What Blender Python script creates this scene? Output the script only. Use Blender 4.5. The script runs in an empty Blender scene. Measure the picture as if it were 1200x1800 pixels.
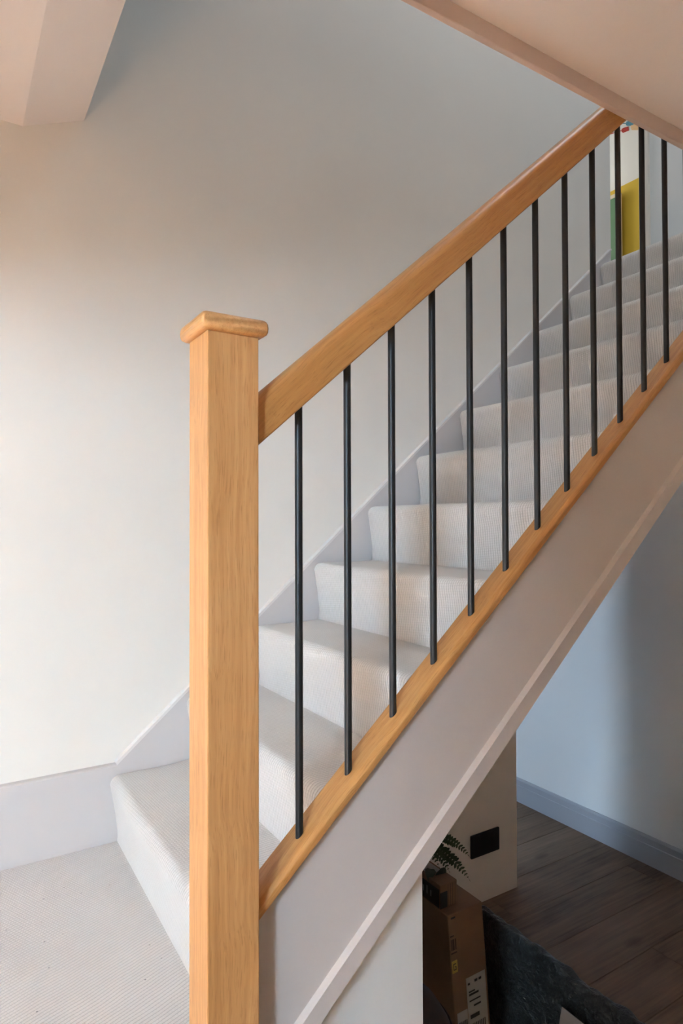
import bpy, bmesh, math, random
from mathutils import Vector, Matrix, noise

random.seed(7)
SC = bpy.context.scene
COL = SC.collection
PI = math.pi

# ------------------------------------------------------------------ camera
H = 1.6
YAW, PITCH, ROLL, F = 0.55409, 0.01521, -0.00309, 1125.03
fw = Vector((math.sin(YAW) * math.cos(PITCH), math.cos(YAW) * math.cos(PITCH), math.sin(PITCH)))
r0 = Vector((math.cos(YAW), -math.sin(YAW), 0))
u0 = r0.cross(fw)
rt = r0 * math.cos(ROLL) + u0 * math.sin(ROLL)
up = u0 * math.cos(ROLL) - r0 * math.sin(ROLL)
cd = bpy.data.cameras.new('camera')
cam = bpy.data.objects.new('camera', cd)
COL.objects.link(cam)
m = Matrix((rt, up, -fw)).transposed().to_4x4()
m.translation = (0, 0, H)
cam.matrix_world = m
cd.sensor_fit = 'VERTICAL'
cd.sensor_height = 36
cd.lens = F / 1800 * 36
cd.clip_start = 0.02
SC.camera = cam

# ------------------------------------------------------------------ world, sun, assumed window light, added lamps, exposure
w = bpy.data.worlds.new('sky')
SC.world = w
w.use_nodes = True
w.node_tree.nodes['Background'].inputs[0].default_value = (0.62, 0.78, 1.0, 1)
w.node_tree.nodes['Background'].inputs[1].default_value = 0.6


def sun(name, d, power, color, angle):
    l = bpy.data.lights.new(name, 'SUN')
    l.energy = power
    l.color = color
    l.angle = angle
    o = bpy.data.objects.new(name, l)
    COL.objects.link(o)
    o.rotation_euler = Vector(d).to_track_quat('-Z', 'Y').to_euler()
    o.location = (-6, -5, 6)
    return o


def area(name, loc, d, sx, sy, power, color, spread=PI):
    l = bpy.data.lights.new(name, 'AREA')
    l.shape = 'RECTANGLE'
    l.size, l.size_y = sx, sy
    l.energy = power
    l.color = color
    l.spread = spread
    o = bpy.data.objects.new(name, l)
    COL.objects.link(o)
    o.location = loc
    o.rotation_euler = Vector(d).to_track_quat('-Z', 'Y').to_euler()
    return o


sun('sun', (1.2, 1.2, -1.2), 1040, (1.0, 0.98, 0.94), 0.03)
# sky light coming through an assumed, unseen window of the front room (opening in wall_left)
area('assumed_daylight_front_room', (-3.52, -1.75, 1.925), (1, 0, 0), 0.6, 1.25, 226, (0.565, 0.81, 1.05))
# sky light through an assumed, unseen window of the back room
area('assumed_daylight_back_room', (-1.1, 2.85, 1.25), (1, 0, 0), 0.9, 1.3, 64, (0.60, 0.78, 1.0))
# lamps added upstairs inside solid walls and ceiling; the rooflight is only assumed
area('assumed_rooflight_fill', (1.9, 1.15, 5.38), (0, 0, -1), 1.0, 0.8, 26, (0.86, 0.94, 1.0))  # assumed rooflight: added lamp under the closed ceiling, no opening above it
area('landing_fill', (2.85, 3.3, 4.15), (1, -0.4, 0), 0.6, 0.9, 5, (0.97, 0.97, 1.0))  # added lamp with no window behind it, to brighten the end wall
area('bedroom_fill', (4.45, 4.33, 4.3), (0, -1, 0.1), 0.9, 0.9, 12, (1.0, 0.97, 0.93))  # added lamp just inside a solid wall, to light the yellow room

SC.cycles.sample_clamp_indirect = 0.0
SC.cycles.max_bounces = 7
SC.cycles.diffuse_bounces = 6
SC.cycles.glossy_bounces = 3
SC.cycles.caustics_reflective = False
SC.cycles.caustics_refractive = False
vs = SC.view_settings
vs.view_transform = 'Standard'
vs.look = 'None'
vs.exposure = -0.05
vs.gamma = 1.0
vs.use_curve_mapping = False


# ------------------------------------------------------------------ materials
def newmat(name):
    mt = bpy.data.materials.new(name)
    mt.use_nodes = True
    nt = mt.node_tree
    return mt, nt, nt.nodes['Principled BSDF']


def N(nt, t, **kw):
    n = nt.nodes.new(t)
    for k, v in kw.items():
        setattr(n, k, v)
    return n


def L(nt, a, b):
    nt.links.new(a, b)


def ramp(nt, fac, stops):
    r = N(nt, 'ShaderNodeValToRGB')
    el = r.color_ramp.elements
    while len(el) < len(stops):
        el.new(0.5)
    for e, (p, c) in zip(el, stops):
        e.position = p
        e.color = (*c, 1)
    L(nt, fac, r.inputs[0])
    return r.outputs[0]


def tex_noise(nt, vec, scale, detail=3, rough=0.5, mapping=None):
    if mapping:
        mp = N(nt, 'ShaderNodeMapping')
        mp.inputs['Scale'].default_value = mapping
        L(nt, vec, mp.inputs[0])
        vec = mp.outputs[0]
    n = N(nt, 'ShaderNodeTexNoise')
    n.inputs['Scale'].default_value = scale
    n.inputs['Detail'].default_value = detail
    n.inputs['Roughness'].default_value = rough
    L(nt, vec, n.inputs['Vector'])
    return n.outputs['Fac']


def mth(nt, op, a, b=None, c=None):
    n = N(nt, 'ShaderNodeMath', operation=op)
    for i, v in enumerate((a, b, c)):
        if v is None:
            continue
        if isinstance(v, (int, float)):
            n.inputs[i].default_value = v
        else:
            L(nt, v, n.inputs[i])
    return n.outputs[0]


def bump(nt, bs, h, strength, dist):
    b = N(nt, 'ShaderNodeBump')
    b.inputs['Strength'].default_value = strength
    b.inputs['Distance'].default_value = dist
    L(nt, h, b.inputs['Height'])
    L(nt, b.outputs[0], bs.inputs['Normal'])


def paint(name, col, rough=0.7, var=0.03, bmp=0.15, scale=35):
    mt, nt, bs = newmat(name)
    tc = N(nt, 'ShaderNodeTexCoord')
    n1 = tex_noise(nt, tc.outputs['Object'], 1.6, 4)
    lo = tuple(c * (1 - var) for c in col)
    hi = tuple(min(1, c * (1 + var)) for c in col)
    L(nt, ramp(nt, n1, [(0.3, lo), (0.7, hi)]), bs.inputs['Base Color'])
    bs.inputs['Roughness'].default_value = rough
    n2 = tex_noise(nt, tc.outputs['Object'], scale, 5, 0.6)
    bump(nt, bs, n2, bmp, 0.003)
    return mt


def oak(name, axis, lo, mid, hi, rough=0.42):
    mt, nt, bs = newmat(name)
    tc = N(nt, 'ShaderNodeTexCoord')
    s_f = [120, 120, 120]
    s_f[axis] = 2.2
    s_b = [14, 14, 14]
    s_b[axis] = 1.6
    s_p = [520, 520, 520]
    s_p[axis] = 22
    warp = tex_noise(nt, tc.outputs['Object'], 3.0, 2)
    vm = N(nt, 'ShaderNodeVectorMath', operation='ADD')
    L(nt, tc.outputs['Object'], vm.inputs[0])
    sc = N(nt, 'ShaderNodeVectorMath', operation='SCALE')
    cx = N(nt, 'ShaderNodeCombineXYZ')
    for i in range(3):
        if i != axis:
            L(nt, warp, cx.inputs[i])
    L(nt, cx.outputs[0], sc.inputs[0])
    sc.inputs['Scale'].default_value = 0.05
    L(nt, sc.outputs[0], vm.inputs[1])
    v = vm.outputs[0]
    a = tex_noise(nt, v, 1.0, 4, 0.6, s_f)
    b = tex_noise(nt, v, 1.0, 3, 0.5, s_b)
    p = tex_noise(nt, v, 1.0, 2, 0.5, s_p)
    f = mth(nt, 'ADD', mth(nt, 'MULTIPLY', a, 0.55), mth(nt, 'MULTIPLY', b, 0.45))
    base = ramp(nt, f, [(0.30, lo), (0.5, mid), (0.70, hi)])
    pores = ramp(nt, p, [(0.30, (0.72, 0.64, 0.56)), (0.44, (1, 1, 1))])
    mx = N(nt, 'ShaderNodeMix', data_type='RGBA', blend_type='MULTIPLY')
    mx.inputs[0].default_value = 0.7
    L(nt, base, mx.inputs[6])
    L(nt, pores, mx.inputs[7])
    # small dark knots
    vo = N(nt, 'ShaderNodeTexVoronoi')
    vo.inputs['Scale'].default_value = 9
    L(nt, tc.outputs['Object'], vo.inputs['Vector'])
    kn = ramp(nt, vo.outputs['Distance'], [(0.018, (0.25, 0.16, 0.09)), (0.04, (1, 1, 1))])
    mx2 = N(nt, 'ShaderNodeMix', data_type='RGBA', blend_type='MULTIPLY')
    mx2.inputs[0].default_value = 0.8
    L(nt, mx.outputs[2], mx2.inputs[6])
    L(nt, kn, mx2.inputs[7])
    L(nt, mx2.outputs[2], bs.inputs['Base Color'])
    bs.inputs['Roughness'].default_value = rough
    bump(nt, bs, a, 0.12, 0.001)
    return mt


def carpet(name, col, pitch=0.0085, specks=False):
    """ribbed woven loop carpet; UV in metres: u across the ribs, v along them"""
    mt, nt, bs = newmat(name)
    uv = N(nt, 'ShaderNodeUVMap')
    sp = N(nt, 'ShaderNodeSeparateXYZ')
    wob = tex_noise(nt, uv.outputs[0], 9, 2)
    L(nt, uv.outputs[0], sp.inputs[0])
    u = mth(nt, 'ADD', sp.outputs[0], mth(nt, 'MULTIPLY', wob, 0.012))
    ru = mth(nt, 'DIVIDE', u, pitch)
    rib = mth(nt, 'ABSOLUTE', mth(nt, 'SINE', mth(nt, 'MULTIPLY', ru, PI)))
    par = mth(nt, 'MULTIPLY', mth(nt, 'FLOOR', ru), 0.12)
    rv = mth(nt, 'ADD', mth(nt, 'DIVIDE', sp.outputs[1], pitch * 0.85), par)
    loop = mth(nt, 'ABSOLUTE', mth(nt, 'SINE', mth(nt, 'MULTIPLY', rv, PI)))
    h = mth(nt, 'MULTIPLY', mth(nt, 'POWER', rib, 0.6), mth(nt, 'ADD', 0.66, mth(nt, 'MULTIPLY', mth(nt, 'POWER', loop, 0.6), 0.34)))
    fz = tex_noise(nt, uv.outputs[0], 420, 2)
    h2 = mth(nt, 'ADD', h, mth(nt, 'MULTIPLY', fz, 0.35))
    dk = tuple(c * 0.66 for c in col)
    c1 = ramp(nt, h, [(0.12, dk), (0.62, col)])  # grooves between ribs darkened in the colour, as shade
    big = tex_noise(nt, uv.outputs[0], 5, 3)
    tone = ramp(nt, big, [(0.3, (0.94, 0.94, 0.94)), (0.7, (1, 1, 1))])
    mx = N(nt, 'ShaderNodeMix', data_type='RGBA', blend_type='MULTIPLY')
    mx.inputs[0].default_value = 1
    L(nt, c1, mx.inputs[6])
    L(nt, tone, mx.inputs[7])
    out = mx.outputs[2]
    if specks:
        vo = N(nt, 'ShaderNodeTexVoronoi')
        vo.voronoi_dimensions = '2D'
        vo.inputs['Scale'].default_value = 11
        L(nt, uv.outputs[0], vo.inputs['Vector'])
        sk = ramp(nt, vo.outputs['Distance'], [(0.014, (0.16, 0.16, 0.19)), (0.026, (1, 1, 1))])
        m2 = N(nt, 'ShaderNodeMix', data_type='RGBA', blend_type='MULTIPLY')
        sc_ = N(nt, 'ShaderNodeSeparateColor')
        L(nt, vo.outputs['Color'], sc_.inputs[0])
        L(nt, mth(nt, 'MULTIPLY', mth(nt, 'GREATER_THAN', sc_.outputs[0], 0.5), sc_.outputs[1]), m2.inputs[0])
        L(nt, out, m2.inputs[6])
        L(nt, sk, m2.inputs[7])
        out = m2.outputs[2]
    L(nt, out, bs.inputs['Base Color'])
    bs.inputs['Roughness'].default_value = 0.95
    bs.inputs['Specular IOR Level'].default_value = 0.15
    bs.inputs['Sheen Weight'].default_value = 0.25
    bs.inputs['Sheen Roughness'].default_value = 0.5
    bump(nt, bs, h2, 0.75, 0.0025)
    return mt


def plain(name, col, rough=0.5, metal=0.0, var=0.06, scale=30, bmp=0.05):
    mt, nt, bs = newmat(name)
    tc = N(nt, 'ShaderNodeTexCoord')
    n1 = tex_noise(nt, tc.outputs['Object'], scale, 3)
    L(nt, ramp(nt, n1, [(0.3, tuple(c * (1 - var) for c in col)), (0.7, tuple(min(1, c * (1 + var)) for c in col))]), bs.inputs['Base Color'])
    bs.inputs['Roughness'].default_value = rough
    bs.inputs['Metallic'].default_value = metal
    if bmp:
        bump(nt, bs, n1, bmp, 0.002)
    return mt


WALL = (0.81, 0.765, 0.705)
M = {}
M['wall'] = paint('cream_wall_paint', WALL, 0.75, 0.02, 0.12)
M['ceil'] = paint('ceiling_paint', (0.86, 0.79, 0.755), 0.8, 0.01, 0.1)
M['white'] = paint('white_wall_paint', (0.80, 0.80, 0.79), 0.7, 0.01, 0.1)
M['blue_wall'] = paint('pale_wall_paint', (0.76, 0.78, 0.78), 0.75, 0.02, 0.1)
M['low_bounce'] = paint('bounce_cut_grey_paint', (0.40, 0.44, 0.48), 0.8, 0.02, 0.1)  # dark tone for unseen surfaces, chosen to cut bounced light
M['band'] = paint('warm_taupe_paint', (0.66, 0.52, 0.45), 0.6, 0.01, 0.04, 60)
M['cap_paint'] = paint('worn_lit_edge_paint', (0.74, 0.70, 0.68), 0.5, 0.05, 0.3, 90)  # lighter version of the string paint, so the top edge looks lit
M['wood_paint'] = paint('grey_white_satin_paint', (0.61, 0.57, 0.56), 0.45, 0.01, 0.04, 60)
M['string_paint'] = paint('taupe_satin_paint', (0.615, 0.55, 0.51), 0.5, 0.015, 0.04, 60)
M['grey_paint'] = paint('blue_grey_satin_paint', (0.36, 0.38, 0.42), 0.45, 0.01, 0.04, 60)
M['frame'] = paint('cream_satin_paint', (0.84, 0.77, 0.68), 0.5, 0.01, 0.04, 60)
M['yellow'] = paint('yellow_wall_paint', (0.70, 0.48, 0.05), 0.75, 0.02, 0.1)
OAK = ((0.46, 0.215, 0.070), (0.60, 0.31, 0.115), (0.71, 0.41, 0.175))
M['oak_z'] = oak('oak_upright_grain', 2, *OAK)
M['oak_rail'] = oak('oak_rail_grain', 0, (0.42, 0.178, 0.047), (0.555, 0.26, 0.076), (0.66, 0.35, 0.12))
M['oak_y'] = oak('oak_end_grain', 1, *OAK)
M['oak_x'] = oak('oak_long_grain', 0, *OAK)
M['steel'] = plain('black_powder_coated_steel', (0.011, 0.012, 0.0135), 0.42, 0.0, 0.02, 8, 0)
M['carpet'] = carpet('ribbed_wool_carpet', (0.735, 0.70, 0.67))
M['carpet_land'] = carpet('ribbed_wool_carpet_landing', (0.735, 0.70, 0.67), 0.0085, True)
M['black'] = plain('black_plastic', (0.012, 0.012, 0.013), 0.35, 0, 0.05, 100, 0.02)
M['card'] = plain('brown_cardboard', (0.25, 0.152, 0.088), 0.8, 0, 0.08, 18, 0.06)
M['card_dark'] = plain('black_printed_card', (0.02, 0.022, 0.025), 0.5, 0, 0.1, 30, 0.03)
M['paper'] = plain('white_paper_label', (0.46, 0.44, 0.42), 0.7, 0, 0.02, 20, 0)
M['grey_card'] = plain('grey_beige_card', (0.26, 0.22, 0.19), 0.8, 0, 0.05, 20, 0.03)
M['ink'] = plain('black_ink', (0.03, 0.028, 0.026), 0.7, 0, 0.02, 20, 0)
M['ink_brown'] = plain('brown_ink', (0.07, 0.04, 0.025), 0.8, 0, 0.02, 20, 0)
M['tape'] = plain('yellow_tape', (0.50, 0.30, 0.03), 0.4, 0, 0.05, 20, 0)
M['sticker'] = plain('yellow_sticker', (0.52, 0.36, 0.07), 0.5, 0, 0.05, 20, 0)
M['grey_ink'] = plain('grey_print', (0.30, 0.32, 0.34), 0.6, 0, 0.02, 20, 0)
M['leather'] = plain('dark_brown_leather', (0.040, 0.018, 0.013), 0.75, 0, 0.2, 60, 0.2)
M['fern'] = plain('fern_green', (0.045, 0.085, 0.035), 0.5, 0, 0.25, 20, 0.05)
M['ivy'] = plain('dark_leaf_green', (0.022, 0.045, 0.022), 0.4, 0, 0.2, 20, 0.05)
M['stem'] = plain('brown_stem', (0.06, 0.04, 0.02), 0.7, 0, 0.1, 20, 0)
M['terracotta'] = plain('terracotta', (0.35, 0.15, 0.08), 0.8, 0, 0.1, 30, 0.05)
M['soil'] = plain('soil', (0.03, 0.02, 0.014), 0.95, 0, 0.3, 80, 0.3)
M['green'] = plain('green_board_paint', (0.10, 0.22, 0.11), 0.6, 0, 0.04, 20, 0.02)
M['cream'] = plain('cream_edge_paint', (0.70, 0.62, 0.45), 0.6, 0, 0.03, 20, 0.02)
M['art_blue'] = plain('teal_blue_print', (0.09, 0.26, 0.36), 0.7, 0, 0.15, 60, 0)
M['art_red'] = plain('red_print', (0.42, 0.035, 0.025), 0.7, 0, 0.15, 60, 0)
M['art_peach'] = plain('peach_print', (0.75, 0.50, 0.28), 0.7, 0, 0.05, 60, 0)


def plastic_film():
    mt, nt, bs = newmat('black_plastic_film')
    tc = N(nt, 'ShaderNodeTexCoord')
    n1 = tex_noise(nt, tc.outputs['Object'], 14, 5, 0.65, (1, 0.5, 1))
    n2 = tex_noise(nt, tc.outputs['Object'], 55, 4, 0.6)
    L(nt, ramp(nt, n1, [(0.3, (0.010, 0.011, 0.011)), (0.7, (0.030, 0.034, 0.034))]), bs.inputs['Base Color'])
    bs.inputs['Roughness'].default_value = 0.30
    bs.inputs['Specular IOR Level'].default_value = 0.6
    bump(nt, bs, mth(nt, 'ADD', n1, mth(nt, 'MULTIPLY', n2, 0.5)), 0.9, 0.03)
    return mt


M['film'] = plastic_film()


def floor_oak():
    mt, nt, bs = newmat('brown_oak_floorboard')
    tc = N(nt, 'ShaderNodeTexCoord')
    oi = N(nt, 'ShaderNodeObjectInfo')
    vm = N(nt, 'ShaderNodeVectorMath', operation='ADD')
    cb = N(nt, 'ShaderNodeCombineXYZ')
    L(nt, mth(nt, 'MULTIPLY', oi.outputs['Random'], 37.0), cb.inputs[0])
    L(nt, mth(nt, 'MULTIPLY', oi.outputs['Random'], 11.0), cb.inputs[1])
    L(nt, tc.outputs['Object'], vm.inputs[0])
    L(nt, cb.outputs[0], vm.inputs[1])
    v = vm.outputs[0]
    a = tex_noise(nt, v, 1.0, 4, 0.6, (2.5, 70, 70))
    b = tex_noise(nt, v, 1.0, 4, 0.55, (2.6, 9, 9))
    f = mth(nt, 'ADD', mth(nt, 'MULTIPLY', a, 0.45), mth(nt, 'MULTIPLY', b, 0.55))
    f = mth(nt, 'ADD', f, mth(nt, 'MULTIPLY', mth(nt, 'SUBTRACT', oi.outputs['Random'], 0.5), 0.09))
    col = ramp(nt, f, [(0.33, (0.088, 0.057, 0.038)), (0.48, (0.175, 0.115, 0.076)), (0.68, (0.245, 0.162, 0.11))])
    vo = N(nt, 'ShaderNodeTexVoronoi')
    vo.inputs['Scale'].default_value = 3.4
    wv = N(nt, 'ShaderNodeVectorMath', operation='MULTIPLY')
    wv.inputs[1].default_value = (0.7, 1.6, 1)
    L(nt, v, wv.inputs[0])
    L(nt, wv.outputs[0], vo.inputs['Vector'])
    kn = ramp(nt, vo.outputs['Distance'], [(0.05, (0.4, 0.36, 0.34)), (0.17, (1, 1, 1))])
    mx = N(nt, 'ShaderNodeMix', data_type='RGBA', blend_type='MULTIPLY')
    mx.inputs[0].default_value = 0.8
    L(nt, col, mx.inputs[6])
    L(nt, kn, mx.inputs[7])
    L(nt, mx.outputs[2], bs.inputs['Base Color'])
    bs.inputs['Roughness'].default_value = 0.6
    bs.inputs['Specular IOR Level'].default_value = 0.3
    bump(nt, bs, a, 0.1, 0.001)
    return mt


M['floor'] = floor_oak()


# ------------------------------------------------------------------ mesh helpers
class MB:
    def __init__(self):
        self.v, self.f = [], []

    def add(self, vs_, fs):
        o = len(self.v)
        self.v += [tuple(p) for p in vs_]
        self.f += [tuple(i + o for i in f) for f in fs]
        return self

    def box(self, a, b):
        x0, y0, z0 = a
        x1, y1, z1 = b
        return self.add([(x0, y0, z0), (x1, y0, z0), (x1, y1, z0), (x0, y1, z0), (x0, y0, z1), (x1, y0, z1), (x1, y1, z1), (x0, y1, z1)],
                        [(3, 2, 1, 0), (4, 5, 6, 7), (0, 1, 5, 4), (1, 2, 6, 5), (2, 3, 7, 6), (3, 0, 4, 7)])

    def prism(self, poly, y0, y1):
        """poly in (x,z), extruded along y"""
        n = len(poly)
        vs_ = [(x, y0, z) for x, z in poly] + [(x, y1, z) for x, z in poly]
        fs = [tuple(range(n)), tuple(range(2 * n - 1, n - 1, -1))]
        fs += [(i, i + n, (i + 1) % n + n, (i + 1) % n) for i in range(n)]
        return self.add(vs_, fs)

    def loft(self, rings, cap=True):
        n = len(rings[0])
        o = []
        for r in rings:
            o += r
        fs = []
        for k in range(len(rings) - 1):
            for i in range(n):
                j = (i + 1) % n
                fs.append((k * n + i, k * n + j, (k + 1) * n + j, (k + 1) * n + i))
        if cap:
            fs.append(tuple(range(n - 1, -1, -1)))
            fs.append(tuple(range((len(rings) - 1) * n, len(rings) * n)))
        return self.add(o, fs)

    def build(self, name, mat, parent=None, smooth=False, bevel=0.0, seg=2, loc=None):
        me = bpy.data.meshes.new(name)
        me.from_pydata(self.v, [], self.f)
        bm = bmesh.new()
        bm.from_mesh(me)
        bmesh.ops.recalc_face_normals(bm, faces=bm.faces)
        if bevel:
            bmesh.ops.bevel(bm, geom=list(bm.edges), offset=bevel, segments=seg, profile=0.5, affect='EDGES', clamp_overlap=True)
        bm.to_mesh(me)
        bm.free()
        if smooth:
            me.polygons.foreach_set('use_smooth', [True] * len(me.polygons))
        me.materials.append(mat)
        o = bpy.data.objects.new(name, me)
        COL.objects.link(o)
        if parent is not None:
            o.parent = parent
        if loc:
            o.location = loc
        return o


def tag(o, label=None, cat=None, group=None, kind=None):
    if label:
        o['label'] = label
    if cat:
        o['category'] = cat
    if group:
        o['group'] = group
    if kind:
        o['kind'] = kind
    return o


def thing(name, label, cat, loc=(0, 0, 0), group=None):
    o = bpy.data.objects.new(name, None)
    o.empty_display_size = 0.1
    COL.objects.link(o)
    o.location = loc
    return tag(o, label, cat, group)


def struct(name, mb, mat, label, cat, parent=None, **kw):
    o = mb.build(name, mat, parent, **kw)
    if parent is None:
        tag(o, label, cat, kind='structure')
    return o


def circle(c, r, n, ax='z', z=0):
    return [(c[0] + r * math.cos(2 * PI * i / n), c[1] + r * math.sin(2 * PI * i / n), z) for i in range(n)]


def auto_smooth(o, deg=35):
    me = o.data
    bm = bmesh.new()
    bm.from_mesh(me)
    for f in bm.faces:
        f.smooth = True
    for e in bm.edges:
        if len(e.link_faces) == 2 and e.calc_face_angle(0) > math.radians(deg):
            e.smooth = False
    bm.to_mesh(me)
    bm.free()


# ------------------------------------------------------------------ dimensions
YW = 2.0            # plaster face of the wall behind the stairs
YS = 1.979          # face of the wall string and skirting
YB = 0.9718         # centre line of the balustrade
SL = 0.8724         # pitch of the stairs
ANG = math.atan(SL)
RX, G, R, ZL = 0.4376, 0.2292, 0.2, 0.6563
NST = 11
ZU = ZL + NST * R   # upper floor level 2.856
CEIL = 2.604

# ------------------------------------------------------------------ the setting
# wall behind the stairs: solid below, opening under the upper flight, taller part above
struct('wall_back', MB().box((-3.6, YW, 0), (2.135, 2.12, 2.35)).box((-3.6, YW, 2.35), (2.83, 2.12, 5.4)), M['wall'],
       'cream plastered wall running up behind the staircase', 'wall')
# wall on the right under the upper floor
struct('wall_right', MB().box((2.8, -2.3, 0), (2.92, 4.8, 2.6)), M['blue_wall'],
       'pale wall seen under the stairs beyond the grey skirting', 'wall')
mb = MB()
mb.box((-3.7, -2.3, 0), (-3.6, -2.05, 2.856)).box((-3.7, -1.45, 0), (-3.6, 2.12, 2.856)).box((-3.7, -2.05, 2.55), (-3.6, -1.45, 2.856)).box((-3.7, -2.05, 0), (-3.6, -1.45, 1.3))
struct('wall_left', mb, M['wall'], 'cream wall of the front room around an assumed window', 'wall')
struct('wall_partition', MB().box((-0.78, -2.3, 0), (-0.66, -0.08, CEIL)).box((-0.78, -0.08, 2.14), (-0.66, 0.938, CEIL)).box((-0.78, 0.938, 2.14), (-0.66, YW, 2.723)), M['wall'], 'unseen cream partition wall with a doorway shaped to cut off the window light', 'wall')  # unseen wall; jamb and lintel placed to cut off the window light
struct('wall_front', MB().box((-3.7, -2.42, 0), (0.4, -2.3, ZU)).box((0.65, -2.42, 0), (2.92, -2.3, ZU)).box((0.4, -2.42, 0), (0.65, -2.3, 0.7)).box((0.4, -2.42, 1.0), (0.65, -2.3, ZU)), M['wall'], 'cream wall on the near side of the hall with a small opening added to let sun in', 'wall')  # opening added so a sun patch on the hall floor brightens ceiling and string
# ceilings
struct('ceiling', MB().box((-3.7, -2.3, CEIL), (2.8, 0.938, ZU)), M['ceil'], 'pinkish plaster ceiling of the hall at the top right', 'ceiling')
mb = MB()
mb.prism([(-3.6, 2.723), (0.180, 2.723), (0.344, 2.793), (0.344, ZU), (-3.6, ZU)], 0.938, YW)
struct('ceiling_bulkhead', mb, M['ceil'], 'pale boxed bulkhead with a slanted edge at the top left', 'bulkhead')
struct('trim_1', MB().box((-0.6, 0.924, 2.566), (2.8, 0.938, CEIL)), M['band'], 'narrow trim board along the ceiling edge above the handrail', 'trim', bevel=0.002)
struct('wall_upper_left', MB().box((0.2, -1.0, ZU), (0.344, YW, 5.4)), M['low_bounce'], 'upper stairwell wall above the bulkhead', 'wall')
# upper storey
struct('floor_upper', MB().box((2.74, 0.938, 2.62), (5.1, 4.8, ZU - 0.012)).box((-1.2, 2.12, 2.62), (2.74, 4.8, ZU - 0.012)), M['low_bounce'], 'upper floor slab beyond the stair head', 'floor')
mb = MB()
mb.box((3.7, -1.0, ZU), (3.8, 2.397, 5.4)).box((3.7, 3.2, ZU), (3.8, 4.5, 5.4)).box((3.7, 2.397, 4.9), (3.8, 3.2, 5.4))
struct('wall_upper_end', mb, M['white'], 'white wall at the top of the stairs', 'wall')
struct('wall_upper_front', MB().box((0.2, -1.12, ZU), (5.1, -1.0, 5.4)), M['low_bounce'], 'painted wall of the upper hall', 'wall')
struct('ceiling_upper', MB().box((0.2, -1.12, 5.4), (5.2, 4.8, 5.5)), M['low_bounce'], 'unseen ceiling over the upper hall, darkened to cut bounce', 'ceiling')
struct('wall_upper_side', MB().box((2.83, 4.4, ZU), (5.1, 4.5, 5.4)), M['white'], 'white side wall of the upper rooms', 'wall')
struct('wall_upper_return', MB().box((2.71, 2.12, ZU), (2.83, 4.5, 5.4)), M['white'], 'white return wall on the upper landing', 'wall')
struct('wall_bedroom_side', MB().box((3.8, 2.1, ZU), (5.1, 2.2, 5.4)), M['white'], 'white side wall inside the yellow room', 'wall')
struct('wall_yellow', MB().box((5.0, 2.1, ZU), (5.1, 4.5, 4.52)), M['yellow'], 'bright yellow wall seen between the balusters upstairs', 'wall')
SLP = [(5.1, 4.52), (5.0, 4.52), (4.55, 5.4), (5.1, 5.4)]
struct('ceiling_slope', MB().prism(SLP, 2.1, 4.5), M['white'], 'white sloping ceiling above the yellow wall', 'ceiling')
# door frame upstairs
mb = MB()
mb.box((3.675, 2.335, ZU), (3.7, 2.397, 4.93)).box((3.675, 2.397, 4.86), (3.7, 3.2, 4.93)).box((3.675, 3.2, ZU), (3.7, 3.262, 4.93))
mb.box((3.7, 2.397, ZU), (3.8, 2.41, 4.86))
struct('door_1', mb, M['frame'], 'pale door frame at the top of the stairs', 'door frame', bevel=0.003)
# back room
mb = MB()
mb.box((-1.3, 2.12, 0), (-1.2, 2.4, 2.62)).box((-1.3, 3.3, 0), (-1.2, 4.8, 2.62)).box((-1.3, 2.4, 0), (-1.2, 3.3, 0.6)).box((-1.3, 2.4, 1.9), (-1.2, 3.3, 2.62))
struct('wall_back_room', mb, M['low_bounce'], 'wall of the room behind the stairs around an assumed window, darkened to cut bounce', 'wall')
struct('wall_back_room_end', MB().box((-1.3, 4.7, 0), (2.92, 4.8, 2.62)), M['low_bounce'], 'end wall of the room behind the stairs, darkened to cut bounce', 'wall')

# floor of oak boards
floor = struct('floor', MB().box((-3.7, -2.3, -0.1), (2.8, 4.8, -0.012)), M['soil'], 'brown oak board floor', 'floor')
PW = 0.2
y = -2.348
row = 0
while y < 4.7:
    off = (row * 0.73) % 1.9
    x = -3.6 - off
    while x < 2.8:
        x0, x1 = max(x, -3.6), min(x + 1.9, 2.8)
        if x1 - x0 > 0.05:
            y1 = min(y + PW, 4.7)
            mbp = MB()
            b = 0.0018
            # boards with eased edges
            e0, e1 = 0.0006, 0.0006
            mbp.loft([[(x0 + e0, y + e0, -0.012), (x1 - e1, y + e0, -0.012), (x1 - e1, y1 - e0, -0.012), (x0 + e0, y1 - e0, -0.012)],
                      [(x0 + e0, y + e0, -b), (x1 - e1, y + e0, -b), (x1 - e1, y1 - e0, -b), (x0 + e0, y1 - e0, -b)],
                      [(x0 + b, y + b, 0), (x1 - b, y + b, 0), (x1 - b, y1 - b, 0), (x0 + b, y1 - b, 0)]])
            mbp.build('floorboard', M['floor'], floor)
        x += 1.9
    y += PW
    row += 1

# far skirting, grey, with a stepped top
prof = [(0, 0), (-0.016, 0), (-0.016, 0.092), (-0.013, 0.095), (-0.013, 0.122), (-0.008, 0.132), (0, 0.132)]
mb = MB()
ys = (-2.3, 4.7)
mb.loft([[(2.8 + px, yy, pz) for px, pz in prof] for yy in ys])
struct('baseboard_right', mb, M['grey_paint'], 'blue-grey skirting board along the far wall under the stairs', 'skirting board')
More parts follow.
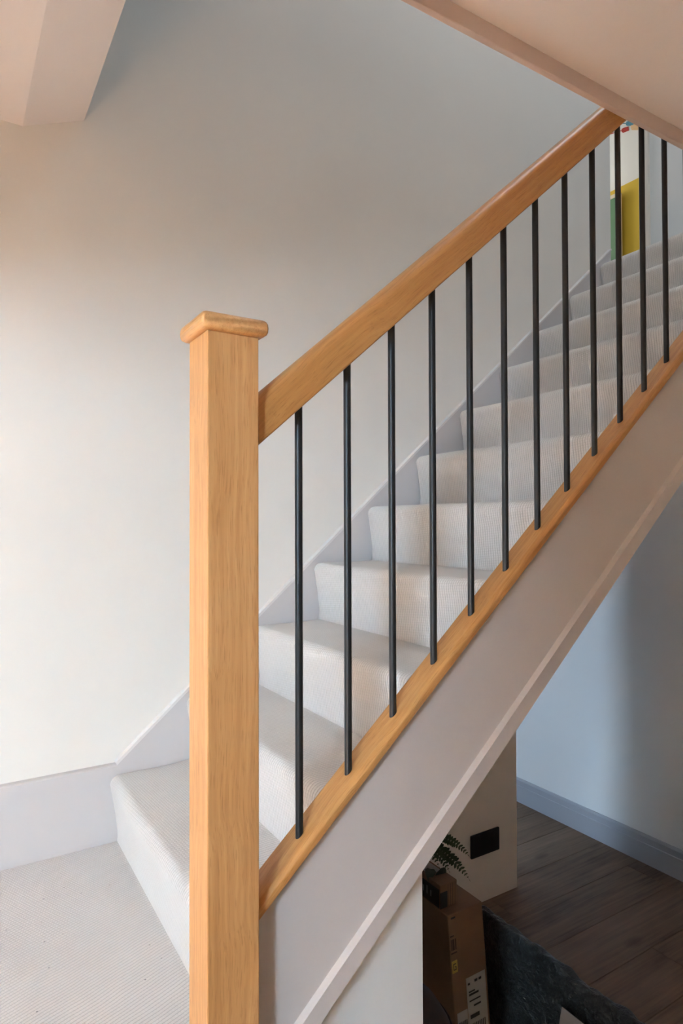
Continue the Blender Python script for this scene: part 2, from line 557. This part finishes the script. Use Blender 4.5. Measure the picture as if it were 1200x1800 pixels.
# painted skirting on the landing, left of the stairs
prof = [(0, ZL - 0.02), (-0.021, ZL - 0.02), (-0.021, 0.876), (-0.017, 0.880), (0, 0.881)]
mb = MB()
mb.loft([[(xx, YW + px, pz) for px, pz in prof] for xx in (-1.4, 0.4376)])
struct('baseboard_back', mb, M['wood_paint'], 'painted skirting board on the landing left of the first step', 'skirting board')
# panel closing the space under the lower flight
pan = MB().prism([(0.425, 0), (0.808, 0), (0.808, 0.288 + SL * 0.808), (0.425, 0.288 + SL * 0.425)], 1.006, 1.026)
struct('wall_under_stairs', pan, M['wall'], 'off-white panel closing the space below the lower steps', 'wall panel')

# ------------------------------------------------------------------ landing
def uv_from(o, fn):
    me = o.data
    uvl = me.uv_layers.new(name='UVMap')
    for lp in me.loops:
        uvl.data[lp.index].uv = fn(me.vertices[lp.vertex_index].co)


mb = MB().box((-1.4, 0.93, ZL - 0.2), (0.47, YS - 0.0005, ZL))
land = struct('floor_landing', mb, M['carpet_land'], 'pale grey ribbed carpet on the landing at the foot of the stairs', 'landing carpet', bevel=0.004)
uv_from(land, lambda c: (c.y * 0.94 - c.x * 0.34, c.x * 0.94 + c.y * 0.34))
struct('wall_landing', MB().box((-1.4, 0.945, 0), (0.47, 0.965, ZL - 0.2)), M['wall'], 'cream panel below the edge of the landing', 'wall panel')

# ------------------------------------------------------------------ staircase
stair = thing('staircase', 'carpeted staircase with pale ribbed steps rising to the right', 'staircase', (RX, 1.47, ZL))
SO = Vector((RX, 1.47, ZL))


def rel(o, root_loc):
    """mesh was built in world coordinates: shift it so that it keeps its place under its parent"""
    o.data.transform(Matrix.Translation(-Vector(root_loc)))
    return o


def step_profile(last=False):
    """(x,z,s): riser foot -> nosing -> tread, relative to the riser foot; s = arc length"""
    pts = [(0.0, 0.0)]
    n_, r_ = 0.024, 0.026
    pts += [(-0.004, 0.04), (-0.010, 0.09), (-0.018, 0.14)]
    cxp, czp = -n_ + r_, R - r_
    for i in range(9):
        a = PI - (PI / 2) * i / 8
        pts.append((cxp + r_ * math.cos(a), czp + r_ * math.sin(a)))
    end = 0.95 if last else G + 0.004
    pts += [(0.07, R + 0.0), (0.15, R - 0.001), (end, R)]
    s, out = 0, []
    for i, p in enumerate(pts):
        if i:
            s += math.hypot(p[0] - pts[i - 1][0], p[1] - pts[i - 1][1])
        out.append((p[0], p[1], s))
    return out


def make_step(k):
    last = k == NST - 1
    pr = step_profile(last)
    y0, y1 = 0.985, YS - 0.001
    ysamp = [y0]
    nseg = 40
    for i in range(1, nseg):
        ysamp.append(y0 + (y1 - y0) * i / nseg)
    # rounded shoulders at both ends
    ends = [0.0, 0.002, 0.006, 0.012, 0.022]
    ysamp = sorted(set([y0 + e for e in ends] + [y1 - e for e in ends] + [v_ for v_ in ysamp if y0 + 0.03 < v_ < y1 - 0.03]))
    bmv, uvs = [], []
    x0, z0 = RX + k * G, ZL + k * R
    for yy in ysamp:
        d = min(yy - y0, y1 - yy)
        sh = 0.010 * (1 - min(1, d / 0.022)) ** 2.2
        for i, (px, pz, s) in enumerate(pr):
            # pull the surface back towards the body at the ends, gently uneven elsewhere
            wob = 0.0016 * noise.noise(Vector((yy * 5, s * 7, k * 3.1)))
            edge = 1.0 if 0 < i < len(pr) - 1 else 0.0
            nx, nz = (-1, 0) if i < 4 else ((0, 1) if i > 12 else (-math.cos((i - 4) / 8 * PI / 2), math.sin((i - 4) / 8 * PI / 2)))
            off = edge * (wob - sh)
            bmv.append((x0 + px + nx * off - SO.x, yy - SO.y, z0 + pz + nz * off - SO.z))
            uvs.append((yy, s + k * 0.43))
    n = len(pr)
    fs = []
    for j in range(len(ysamp) - 1):
        for i in range(n - 1):
            fs.append((j * n + i, j * n + i + 1, (j + 1) * n + i + 1, (j + 1) * n + i))
    # end faces, closed along the slope under the step
    ln = (len(ysamp) - 1) * n
    fs.append(tuple(range(0, n)))
    fs.append(tuple(range(ln + n - 1, ln - 1, -1)))
    fs.append((0, ln, ln + n - 1, n - 1))
    me = bpy.data.meshes.new('carpeted_step')
    me.from_pydata(bmv, [], fs)
    uvl = me.uv_layers.new(name='UVMap')
    for lp in me.loops:
        uvl.data[lp.index].uv = uvs[lp.vertex_index]
    bm = bmesh.new()
    bm.from_mesh(me)
    bmesh.ops.recalc_face_normals(bm, faces=bm.faces)
    for f in bm.faces:
        f.smooth = f.calc_area() < 0.004
    bm.to_mesh(me)
    bm.free()
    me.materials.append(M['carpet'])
    o = bpy.data.objects.new('carpeted_step', me)
    COL.objects.link(o)
    o.parent = stair
    return o


for k in range(NST):
    make_step(k)

# string on the wall side, with its top edge coloured lighter, as if lit
ZT = 0.497
ws = MB().prism([(RX, ZL - 0.02), (2.80, 0.20 + SL * 2.80), (2.80, 0.20 + SL * 2.80 + 0.05), (2.80, ZT + SL * 2.80), (RX, ZT + SL * RX)], YS, YW)
rel(ws.build('wall_string', M['wood_paint'], stair), SO)
o = MB().prism([(RX, ZT + SL * RX), (2.805, ZT + SL * 2.805), (2.805, ZT + 0.008 + SL * 2.805), (RX - 0.004, ZT + 0.008 + SL * RX)], YS - 0.001, YW - 0.0005)
rel(o.build('string_capping', M['cap_paint'], stair), SO)

# outer string below the base rail, with a proud strip along its lower edge
XA, XB = 0.4, 2.75
YF = 0.960


def slope_board(x0, x1, c0, c1, y0, y1):
    return MB().prism([(x0, c0 + SL * x0), (x1, c0 + SL * x1), (x1, c1 + SL * x1), (x0, c1 + SL * x0)], y0, y1)


os_ = rel(slope_board(XA, XB, 0.283, 0.603, YF, 0.988).build('outer_string', M['string_paint'], stair), SO)
st = MB()
c0, c1 = 0.281, 0.331
pf = [(YF + 0.001, c0), (YF - 0.012, c0), (YF - 0.012, c1 - 0.0065), (YF + 0.001, c1)]
st.loft([[(xx, py, pc + SL * xx) for py, pc in pf] for xx in (XA, XB)])
rel(st.build('string_moulding', M['string_paint'], stair), SO)
# plastered slope under the flight
sf = slope_board(0.79, 2.75, 0.262, 0.273, 0.985, YW)
rel(sf.build('stair_soffit', M['ceil'], stair), SO)

# ------------------------------------------------------------------ balustrade
NX, NW = 0.3792, 0.0848
BO = Vector((NX, YB, 0))
bal = thing('balustrade', 'oak balustrade with square newel, sloping handrail and black metal spindles', 'balustrade', BO)

nw = MB().box((-NW / 2, -NW / 2, 0), (NW / 2, NW / 2, 1.8927)).build('newel_post', M['oak_z'], bal, bevel=0.0018, seg=2)
# bullnosed cap
hw = NW / 2 + 0.0125
t0, t1 = 1.8927, 1.9195
rb = 0.0125
rings = []
for i in range(9):
    a = -PI / 2 + PI * i / 8
    rr = hw - rb + rb * abs(math.cos(a)) ** 0.6
    zz = (t0 + t1) / 2 + (t1 - t0) / 2 * math.copysign(abs(math.sin(a)) ** 0.75, math.sin(a))
    c_ = rr
    q = 0.003
    rings.append([(c_ - q, -c_, zz), (c_, -c_ + q, zz), (c_, c_ - q, zz), (c_ - q, c_, zz), (-c_ + q, c_, zz), (-c_, c_ - q, zz), (-c_, -c_ + q, zz), (-c_ + q, -c_, zz)])
rr = 0.02
rings.append([(x_ * 0.35, y_ * 0.35, t1 + 0.006) for x_, y_, _ in rings[-1]])
cap = MB().loft(rings).build('newel_cap', M['oak_y'], nw)
auto_smooth(cap, 40)
cap.rotation_euler = (0, 0, 0)


def rail(name, prof, c, x0, x1, mat):
    """profile in (y, n) with n perpendicular to the pitch, swept along the slope; plumb-cut ends"""
    o = MB()
    rings_ = []
    ca, sa = math.cos(ANG), math.sin(ANG)
    lx0, lx1 = x0 / ca, x1 / ca
    rings_ = []
    for l_ in (lx0, lx1):
        # plumb cut: local x shifts with n so that the end face is vertical
        rings_.append([(l_ + n_ * sa / ca, yy, n_) for yy, n_ in prof])
    ob = MB().loft(rings_).build(name, mat, bal)
    ob.rotation_euler = (0, -ANG, 0)
    ob.location = Vector((0, YB, c)) - BO
    auto_smooth(ob, 30)
    return ob


def rounded(pts_r, seg=5):
    """polygon with per-corner radius"""
    out = []
    n = len(pts_r)
    for i in range(n):
        p, r = Vector(pts_r[i][:2]), pts_r[i][2]
        a, b = Vector(pts_r[i - 1][:2]), Vector(pts_r[(i + 1) % n][:2])
        if r <= 0:
            out.append(tuple(p))
            continue
        d1, d2 = (a - p).normalized(), (b - p).normalized()
        ang = d1.angle(d2)
        t = r / math.tan(ang / 2)
        s, e = p + d1 * t, p + d2 * t
        for k in range(seg + 1):
            f = k / seg
            out.append(tuple((1 - f) ** 2 * s + 2 * f * (1 - f) * p + f * f * e))
    return out


# handrail: flat sides, rounded shoulders
hp = rounded([(-0.030, 0.0, 0.004), (0.030, 0.0, 0.004), (0.030, 0.060, 0.024), (-0.030, 0.060, 0.024)], 8)
rail('handrail', hp, 1.3503, 0.4216, 2.75, M['oak_rail'])
# base rail: broad top, shallow front
bp = rounded([(-0.030, -0.019, 0.003), (0.030, -0.019, 0.003), (0.030, 0.0, 0.004), (-0.022, 0.0, 0.006), (-0.030, -0.006, 0.004)], 4)
rail('base_rail', bp, 0.6189, 0.4216, 2.75, M['oak_rail'])

# spindles
SPR = 0.00675
X0, DX = 0.515, 0.0989
src = None
for k in range(17):
    xk = X0 + DX * k
    zb = 0.6189 + SL * xk - 0.012
    zt = 1.3503 + SL * xk + 0.012
    if src is None:
        n = 20
        hh = zt - zb
        o = MB().loft([circle((0, 0), SPR, n, z=0), circle((0, 0), SPR, n, z=hh)]).build('spindle', M['steel'], bal)
        auto_smooth(o, 40)
        src = o
    else:
        o = src.copy()
        COL.objects.link(o)
        o.parent = bal
    o.location = (xk - NX, 0, zb)

# ------------------------------------------------------------------ double socket on the wall
so = thing('wall_socket', 'black double wall socket low on the wall under the stairs', 'socket', (1.94, YW, 0.246))
MB().box((-0.081, -0.010, -0.048), (0.081, 0.0, 0.048)).build('face_plate', M['black'], so, bevel=0.004, seg=2)
for sx in (-0.04, 0.04):
    MB().box((sx - 0.007, -0.0125, 0.024), (sx + 0.007, -0.0095, 0.040)).build('switch_rocker', M['black'], so, bevel=0.001)
    for dx, dz, ww, hh in ((0, 0.008, 0.004, 0.009), (-0.011, -0.014, 0.008, 0.004), (0.011, -0.014, 0.008, 0.004)):
        MB().box((sx + dx - ww / 2, -0.0108, dz - hh / 2), (sx + dx + ww / 2, -0.0096, dz + hh / 2)).build('pin_hole', M['ink'], so)

# ------------------------------------------------------------------ parcels under the stairs
# tall slim carton, leaning a little
BX0, BX1, BY0, BY1, BZ = 1.258, 1.396, 1.45, 1.93, 0.442
LEAN = 0.085


def bxp(x_, y_, z_):
    """point of the carton: world position from box coordinates with the lean applied"""
    return (x_ + LEAN * (BZ - z_), y_, z_)


CO = Vector((1.36, 1.69, 0))
cart = thing('tall_cardboard_box', 'tall slim brown cardboard box with a white address label', 'box', CO)
mb = MB()
mb.add([bxp(x_, y_, z_) for z_ in (0, BZ) for x_, y_ in ((BX0, BY0), (BX1, BY0), (BX1, BY1), (BX0, BY1))],
       [(3, 2, 1, 0), (4, 5, 6, 7), (0, 1, 5, 4), (1, 2, 6, 5), (2, 3, 7, 6), (3, 0, 4, 7)])
rel(mb.build('carton_body', M['card'], cart, bevel=0.003), CO)


def on_front(name, u0_, v0_, u1_, v1_, mat, d, parent, skew=0.0):
    """thin sheet on the -Y face; u along x from the left corner, v height"""
    pts = [(u0_, v0_), (u1_, v0_ + skew), (u1_, v1_ + skew), (u0_, v1_)]
    f_ = [bxp(BX0 + u, BY0 - d, v) for u, v in pts]
    b_ = [bxp(BX0 + u, BY0 - d + 0.0006, v) for u, v in pts]
    o_ = MB().loft([f_, b_]).build(name, mat, parent)
    rel(o_, CO)
    return o_


lab = on_front('address_label', 0.052, 0.02, 0.129, 0.235, M['paper'], 0.0012, cart)
inkb = []
for (a, b_, c, d_, mt) in ((0.058, 0.212, 0.066, 0.218, 'ink'), (0.085, 0.214, 0.096, 0.221, 'ink'), (0.102, 0.214, 0.112, 0.221, 'ink'),
                           (0.060, 0.188, 0.084, 0.192, 'ink'), (0.060, 0.178, 0.098, 0.184, 'ink'), (0.060, 0.160, 0.104, 0.164, 'ink'),
                           (0.076, 0.142, 0.104, 0.147, 'ink'), (0.060, 0.108, 0.096, 0.120, 'ink')):
    on_front('printed_line', a, b_, c, d_, M[mt], 0.0016, lab)
for i in range(9):
    on_front('barcode_bar', 0.060 + i * 0.0068, 0.035, 0.0628 + i * 0.0068, 0.092, M['ink'], 0.0016, lab)
lab2 = on_front('delivery_slip', 0.010, 0.02, 0.050, 0.145, M['paper'], 0.0012, cart)
for i in range(7):
    on_front('barcode_bar', 0.014 + i * 0.005, 0.03, 0.0165 + i * 0.005, 0.115, M['ink'], 0.0016, lab2)
# printed barcode on the board
for i, wd in enumerate((0.003, 0.0045, 0.002, 0.004)):
    on_front('printed_barcode', 0.006 + i * 0.005, 0.335, 0.006 + i * 0.005 + wd, 0.368, M['ink_brown'], 0.0008, cart)
on_front('printed_bracket', 0.004, 0.325, 0.026, 0.329, M['ink_brown'], 0.0008, cart)
on_front('printed_bracket', 0.004, 0.376, 0.018, 0.380, M['ink_brown'], 0.0008, cart)
on_front('carton_slot', 0.012, 0.428, 0.028, 0.433, M['ink'], 0.0008, cart)
stk = on_front('letter_sticker', 0.003, 0.268, 0.024, 0.304, M['sticker'], 0.0012, cart)
# the letter G on the sticker, as strokes
gx, gz = 0.0135, 0.286
for (a, b_, c, d_) in ((-0.005, 0.0075, 0.005, 0.010), (-0.0055, -0.010, -0.003, 0.010), (-0.005, -0.0100, 0.005, -0.0075), (0.003, -0.010, 0.0055, 0.001), (0.000, -0.0010, 0.0055, 0.0012)):
    on_front('letter_stroke', gx + a, gz + b_, gx + c, gz + d_, M['ink'], 0.0016, stk)

# small printed box lying on the tall one
SB = Vector((1.293, 1.60, BZ + 0.0005))
sb = thing('small_parcel_box', 'small brown parcel box with a black printed side on the tall box', 'box', SB)
sx0, sx1, sy0, sy1, sh = -0.032, 0.034, -0.115, 0.16, 0.070
MB().box((sx0, sy0, 0), (sx1, sy1, sh)).build('parcel_body', M['card'], sb, bevel=0.002)
pr_ = MB().box((sx0 - 0.0012, sy0 + 0.004, 0.001), (sx0 - 0.0002, sy1 - 0.002, 0.056)).build('printed_side', M['card_dark'], sb)
MB().box((sx0 - 0.001, sy0 - 0.0012, 0.001), (sx0 + 0.027, sy0 - 0.0002, 0.048)).build('printed_end', M['card_dark'], sb)
MB().box((sx0 + 0.012, -0.050, sh), (sx1 - 0.008, 0.05, sh + 0.0008)).build('paper_label', M['paper'], sb)
MB().box((sx0 - 0.0014, 0.02, 0.050), (sx0 + 0.020, 0.10, sh + 0.0012)).build('yellow_tape', M['tape'], sb)
for i in range(5):   # worn pale marks of the printed side
    yy = -0.075 + i * 0.018
    MB().box((sx0 - 0.0018, yy, 0.020), (sx0 - 0.0012, yy + 0.004, 0.038 + 0.006 * (i % 2))).build('printed_mark', M['grey_ink'], pr_)
for i in range(4):
    MB().box((sx0 + 0.030 + i * 0.009, sy0 - 0.0008, 0.002), (sx0 + 0.0308 + i * 0.009, sy0 - 0.0002, sh - 0.004)).build('board_crease', M['ink_brown'], sb)

# dark rounded leather pouf beside the box
PO = Vector((0.90, 1.24, 0))
pf_ = thing('leather_pouf', 'dark brown rounded leather pouf half hidden behind the white panel', 'pouf', PO)
prf = [(0.10, 0.0), (0.135, 0.01), (0.152, 0.08), (0.158, 0.20), (0.155, 0.32), (0.142, 0.41), (0.115, 0.455), (0.07, 0.475), (0.02, 0.48)]
o = MB().loft([circle((0, 0), r_, 40, z=z_) for r_, z_ in prf]).build('pouf_body', M['leather'], pf_)
auto_smooth(o, 60)
for r_, z_ in ((0.1435, 0.41), (0.1535, 0.08)):
    rg = []
    for i in range(40):
        a = 2 * PI * i / 40
        rg.append([((r_ + 0.003 * math.cos(b)) * math.cos(a), (r_ + 0.003 * math.cos(b)) * math.sin(a), z_ + 0.003 * math.sin(b)) for b in (0, PI / 2, PI, 3 * PI / 2)])
    rg.append(rg[0])
    auto_smooth(MB().loft(rg, cap=False).build('piping', M['leather'], pf_), 80)

# long parcel wrapped in black film
FO = Vector((1.53, 1.20, 0))
fl = MB()
rings = []
nv, nu = 150, 72
for j in range(nv + 1):
    t = j / nv
    yy = 0.62 + (1.58 - 0.62) * t
    endk = min(1, min(t, 1 - t) / 0.03)
    endk = math.sqrt(max(0.02, 1 - (1 - endk) ** 2))
    rg = []
    for i in range(nu):
        a = 2 * PI * i / nu
        ca, sa = math.cos(a), math.sin(a)
        # superellipse section, wider at the foot
        ex = 0.55
        px = 0.036 * math.copysign(abs(ca) ** ex, ca)
        pz = 0.172 * math.copysign(abs(sa) ** ex, sa) + 0.173
        px *= 1.0 - 0.22 * (pz / 0.35)
        nz = noise.noise(Vector((px * 16, yy * 9, pz * 16))) * 0.012 + (abs(noise.noise(Vector((px * 30, yy * 17 + pz * 9, pz * 26 + 5)))) - 0.2) * 0.022
        k_ = endk * (1 + nz / 0.1)
        zz = max(0.0, (pz - 0.173) * endk * (1 + nz / 0.2) + 0.173)
        rg.append((1.487 + px * k_ - FO.x, yy - FO.y, zz))
    rings.append(rg)
o = fl.loft(rings).build('wrapped_parcel', M['film'])
o.location = FO
auto_smooth(o, 45)
tag(o, 'long parcel wrapped in crinkled black plastic film on the oak floor', 'parcel')

# piece of card leaning on the wrapped parcel
cx0 = Vector((1.362, 1.19, 0.0))
o = MB().loft([[(0, 0.0, 0), (0, -0.21, 0), (0.060, -0.21, 0.287), (0.060, -0.014, 0.287)],
               [(0.003, 0.0, 0), (0.003, -0.21, 0), (0.063, -0.21, 0.287), (0.063, -0.014, 0.287)]]).build('card_sheet', M['grey_card'], None)
o.location = cx0
tag(o, 'pale card sheet leaning on the black plastic parcel', 'card')

# ------------------------------------------------------------------ fern in a pot on the small box
PL = Vector((1.300, 1.665, BZ + 0.0005 + sh + 0.0015))
pl = thing('potted_fern', 'small green fern in a pot peeping out below the stairs', 'plant', PL)
prf = [(0.024, 0.0), (0.033, 0.055), (0.036, 0.056), (0.036, 0.066), (0.031, 0.066), (0.030, 0.058)]
auto_smooth(MB().loft([circle((0, 0), r_, 24, z=z_) for r_, z_ in prf]).build('pot', M['terracotta'], pl), 30)
MB().loft([circle((0, 0), 0.029, 20, z=0.052), circle((0, 0), 0.026, 20, z=0.060)]).build('soil', M['soil'], pl)


def frond(p0, p1, p2, p3, width, n, mat):
    """arching rib with paired leaflets"""
    p0, p1, p2, p3 = map(Vector, (p0, p1, p2, p3))
    fr = MB()

    def bez(t):
        return (1 - t) ** 3 * p0 + 3 * t * (1 - t) ** 2 * p1 + 3 * t * t * (1 - t) * p2 + t ** 3 * p3
    pts = [bez(i / 20) for i in range(21)]
    rings_ = []
    for i, p in enumerate(pts):
        r_ = 0.0011 * (1 - 0.7 * i / 20)
        rings_.append([tuple(p + Vector((r_ * math.cos(a), r_ * math.sin(a) * 0.6, r_ * math.sin(a)))) for a in (0, PI / 2, PI, 1.5 * PI)])
    fr.loft(rings_)
    for k in range(n):
        t = 0.22 + 0.76 * k / (n - 1)
        p = bez(t)
        tg = (bez(min(1, t + 0.02)) - bez(t - 0.02)).normalized()
        side = tg.cross(Vector((0.55, 0.83, 0.1))).normalized()
        ln = width * math.sin(PI * min(1, (t - 0.1) / 0.9 * 0.75 + 0.2)) * random.uniform(0.85, 1.1)
        if t > 0.85:
            ln *= (1 - t) / 0.15 * 0.8 + 0.2
        for sgn in (-1, 1):
            d = (side * sgn + tg * 0.45 + Vector((0, random.uniform(-.15, .15), random.uniform(-.1, .1)))).normalized()
            w_ = tg * (ln * 0.30)
            nrm = d.cross(tg).normalized() * 0.0007
            q = [p - w_ * 0.5, p + d * ln * 0.35 - w_, p + d * ln * 0.75 - w_ * 0.7, p + d * ln, p + d * ln * 0.75 + w_ * 0.6, p + d * ln * 0.35 + w_, p + w_ * 0.5]
            fr.loft([[tuple(v_ + nrm) for v_ in q], [tuple(v_ - nrm) for v_ in q]])
    return fr.build('frond', mat, pl)


# fronds given as world points (rib), relative to the pot
def W(x_, y_, z_):
    return (x_ - PL.x, y_ - PL.y, z_ - PL.z)


base = (PL.x, PL.y, PL.z + 0.06)
frond(W(*base), W(1.32, 1.64, 0.60), W(1.39, 1.56, 0.60), W(1.428, 1.53, 0.525), 0.021, 21, M['fern'])
frond(W(*base), W(1.32, 1.63, 0.58), W(1.37, 1.55, 0.55), W(1.425, 1.53, 0.455), 0.024, 21, M['fern'])
frond(W(*base), W(1.31, 1.62, 0.58), W(1.33, 1.56, 0.56), W(1.348, 1.54, 0.50), 0.020, 15, M['fern'])
frond(W(*base), W(1.29, 1.61, 0.60), W(1.28, 1.56, 0.60), W(1.30, 1.53, 0.53), 0.021, 15, M['fern'])
frond(W(*base), W(1.30, 1.66, 0.66), W(1.33, 1.62, 0.69), W(1.38, 1.58, 0.66), 0.022, 13, M['fern'])
frond(W(*base), W(1.25, 1.68, 0.66), W(1.22, 1.70, 0.70), W(1.17, 1.68, 0.66), 0.022, 13, M['fern'])
frond(W(*base), W(1.27, 1.70, 0.64), W(1.24, 1.72, 0.63), W(1.19, 1.72, 0.56), 0.022, 13, M['fern'])


def ivy_leaf(c, d, sz):
    c, d = Vector(c), Vector(d).normalized()
    s = d.cross(Vector((0.5, 0.85, 0.15))).normalized()
    nm = d.cross(s).normalized()
    out = [(0, 0), (-0.06, 0.30), (0.10, 0.50), (0.35, 0.46), (0.62, 0.30), (1.0, 0.0), (0.62, -0.30), (0.35, -0.46), (0.10, -0.50), (-0.06, -0.30)]
    f_ = [tuple(c + d * a * sz + s * b_ * sz + nm * (0.12 * sz * abs(b_) + 0.0008)) for a, b_ in out]
    g_ = [tuple(c + d * a * sz + s * b_ * sz + nm * (0.12 * sz * abs(b_))) for a, b_ in out]
    return MB().loft([f_, g_]).build('leaf', M['ivy'], pl)


ivy_leaf(W(1.293, 1.53, 0.528), (0.9, 0.1, -0.55), 0.040)
ivy_leaf(W(1.290, 1.525, 0.510), (-0.05, -0.1, -1), 0.046)
ivy_leaf(W(1.270, 1.54, 0.535), (-0.3, 0, -1), 0.035)

# ------------------------------------------------------------------ upstairs: green board and wall decorations
gb = thing('green_board', 'green board with cream edge leaning against the yellow wall', 'board', (4.95, 3.72, ZU - 0.012))
MB().box((-0.02, -0.285, 0.0), (0.025, 0.30, 1.565)).build('board_panel', M['green'], gb, bevel=0.003)
MB().box((-0.022, -0.318, 0.0), (0.027, -0.286, 1.60)).build('edge_strip', M['cream'], gb, bevel=0.004)
MB().box((-0.022, -0.286, 1.566), (0.027, 0.30, 1.60)).build('edge_strip', M['cream'], gb, bevel=0.004)

# picture stickers on the sloping ceiling: outlines in (y, distance up the slope from the top of the yellow wall)
PN = Vector((0.88, 0, 0.45)).normalized()
PP = Vector((5.0, 0, 4.52))
PT = Vector((-0.45, 0, 0.88)).normalized()


def on_slope(y_, s_):
    return PP + PT * s_ + Vector((0, y_, 0))


def sticker_piece(name, outline, mat, parent, lift=0.002):
    a = [on_slope(*p) - PN * lift for p in outline]
    b = [p - PN * 0.003 for p in a]
    o = MB().loft([[tuple(p) for p in a], [tuple(p) for p in b]]).build(name, mat, parent)
    return rel(o, parent.location)


for lb, blade, handle, mt in (
        ('blue spade-shaped sticker on the sloping ceiling upstairs', [(3.2302, 0.4465), (3.2149, 0.4454), (3.1876, 0.4336), (3.1717, 0.4185), (3.1682, 0.4053), (3.1829, 0.3992), (3.2076, 0.4028), (3.2345, 0.4165), (3.241, 0.4291)], [(3.3007, 0.4737), (3.2332, 0.437), (3.235, 0.4315), (3.3025, 0.4681)], 'art_blue'),
        ('red square paddle-shaped sticker on the sloping ceiling upstairs', [(3.2846, 0.4167), (3.2661, 0.4165), (3.2246, 0.4068), (3.2295, 0.3748), (3.2822, 0.3829), (3.2904, 0.3987)], [(3.4009, 0.4334), (3.2849, 0.4075), (3.2868, 0.4015), (3.403, 0.4273)], 'art_red'),
        ('peach coloured patch sticker on the sloping ceiling upstairs', [(3.2076, 0.4028), (3.1641, 0.41), (3.1285, 0.3939), (3.146, 0.337), (3.2081, 0.3685)], None, 'art_peach')):
    t_ = thing('wall_sticker', lb, 'sticker', on_slope(*blade[0]))
    sticker_piece('sticker_blade', blade, M[mt], t_, 0.002 if mt != 'art_peach' else 0.0012)
    if handle:
        sticker_piece('sticker_handle', handle, M[mt], t_)
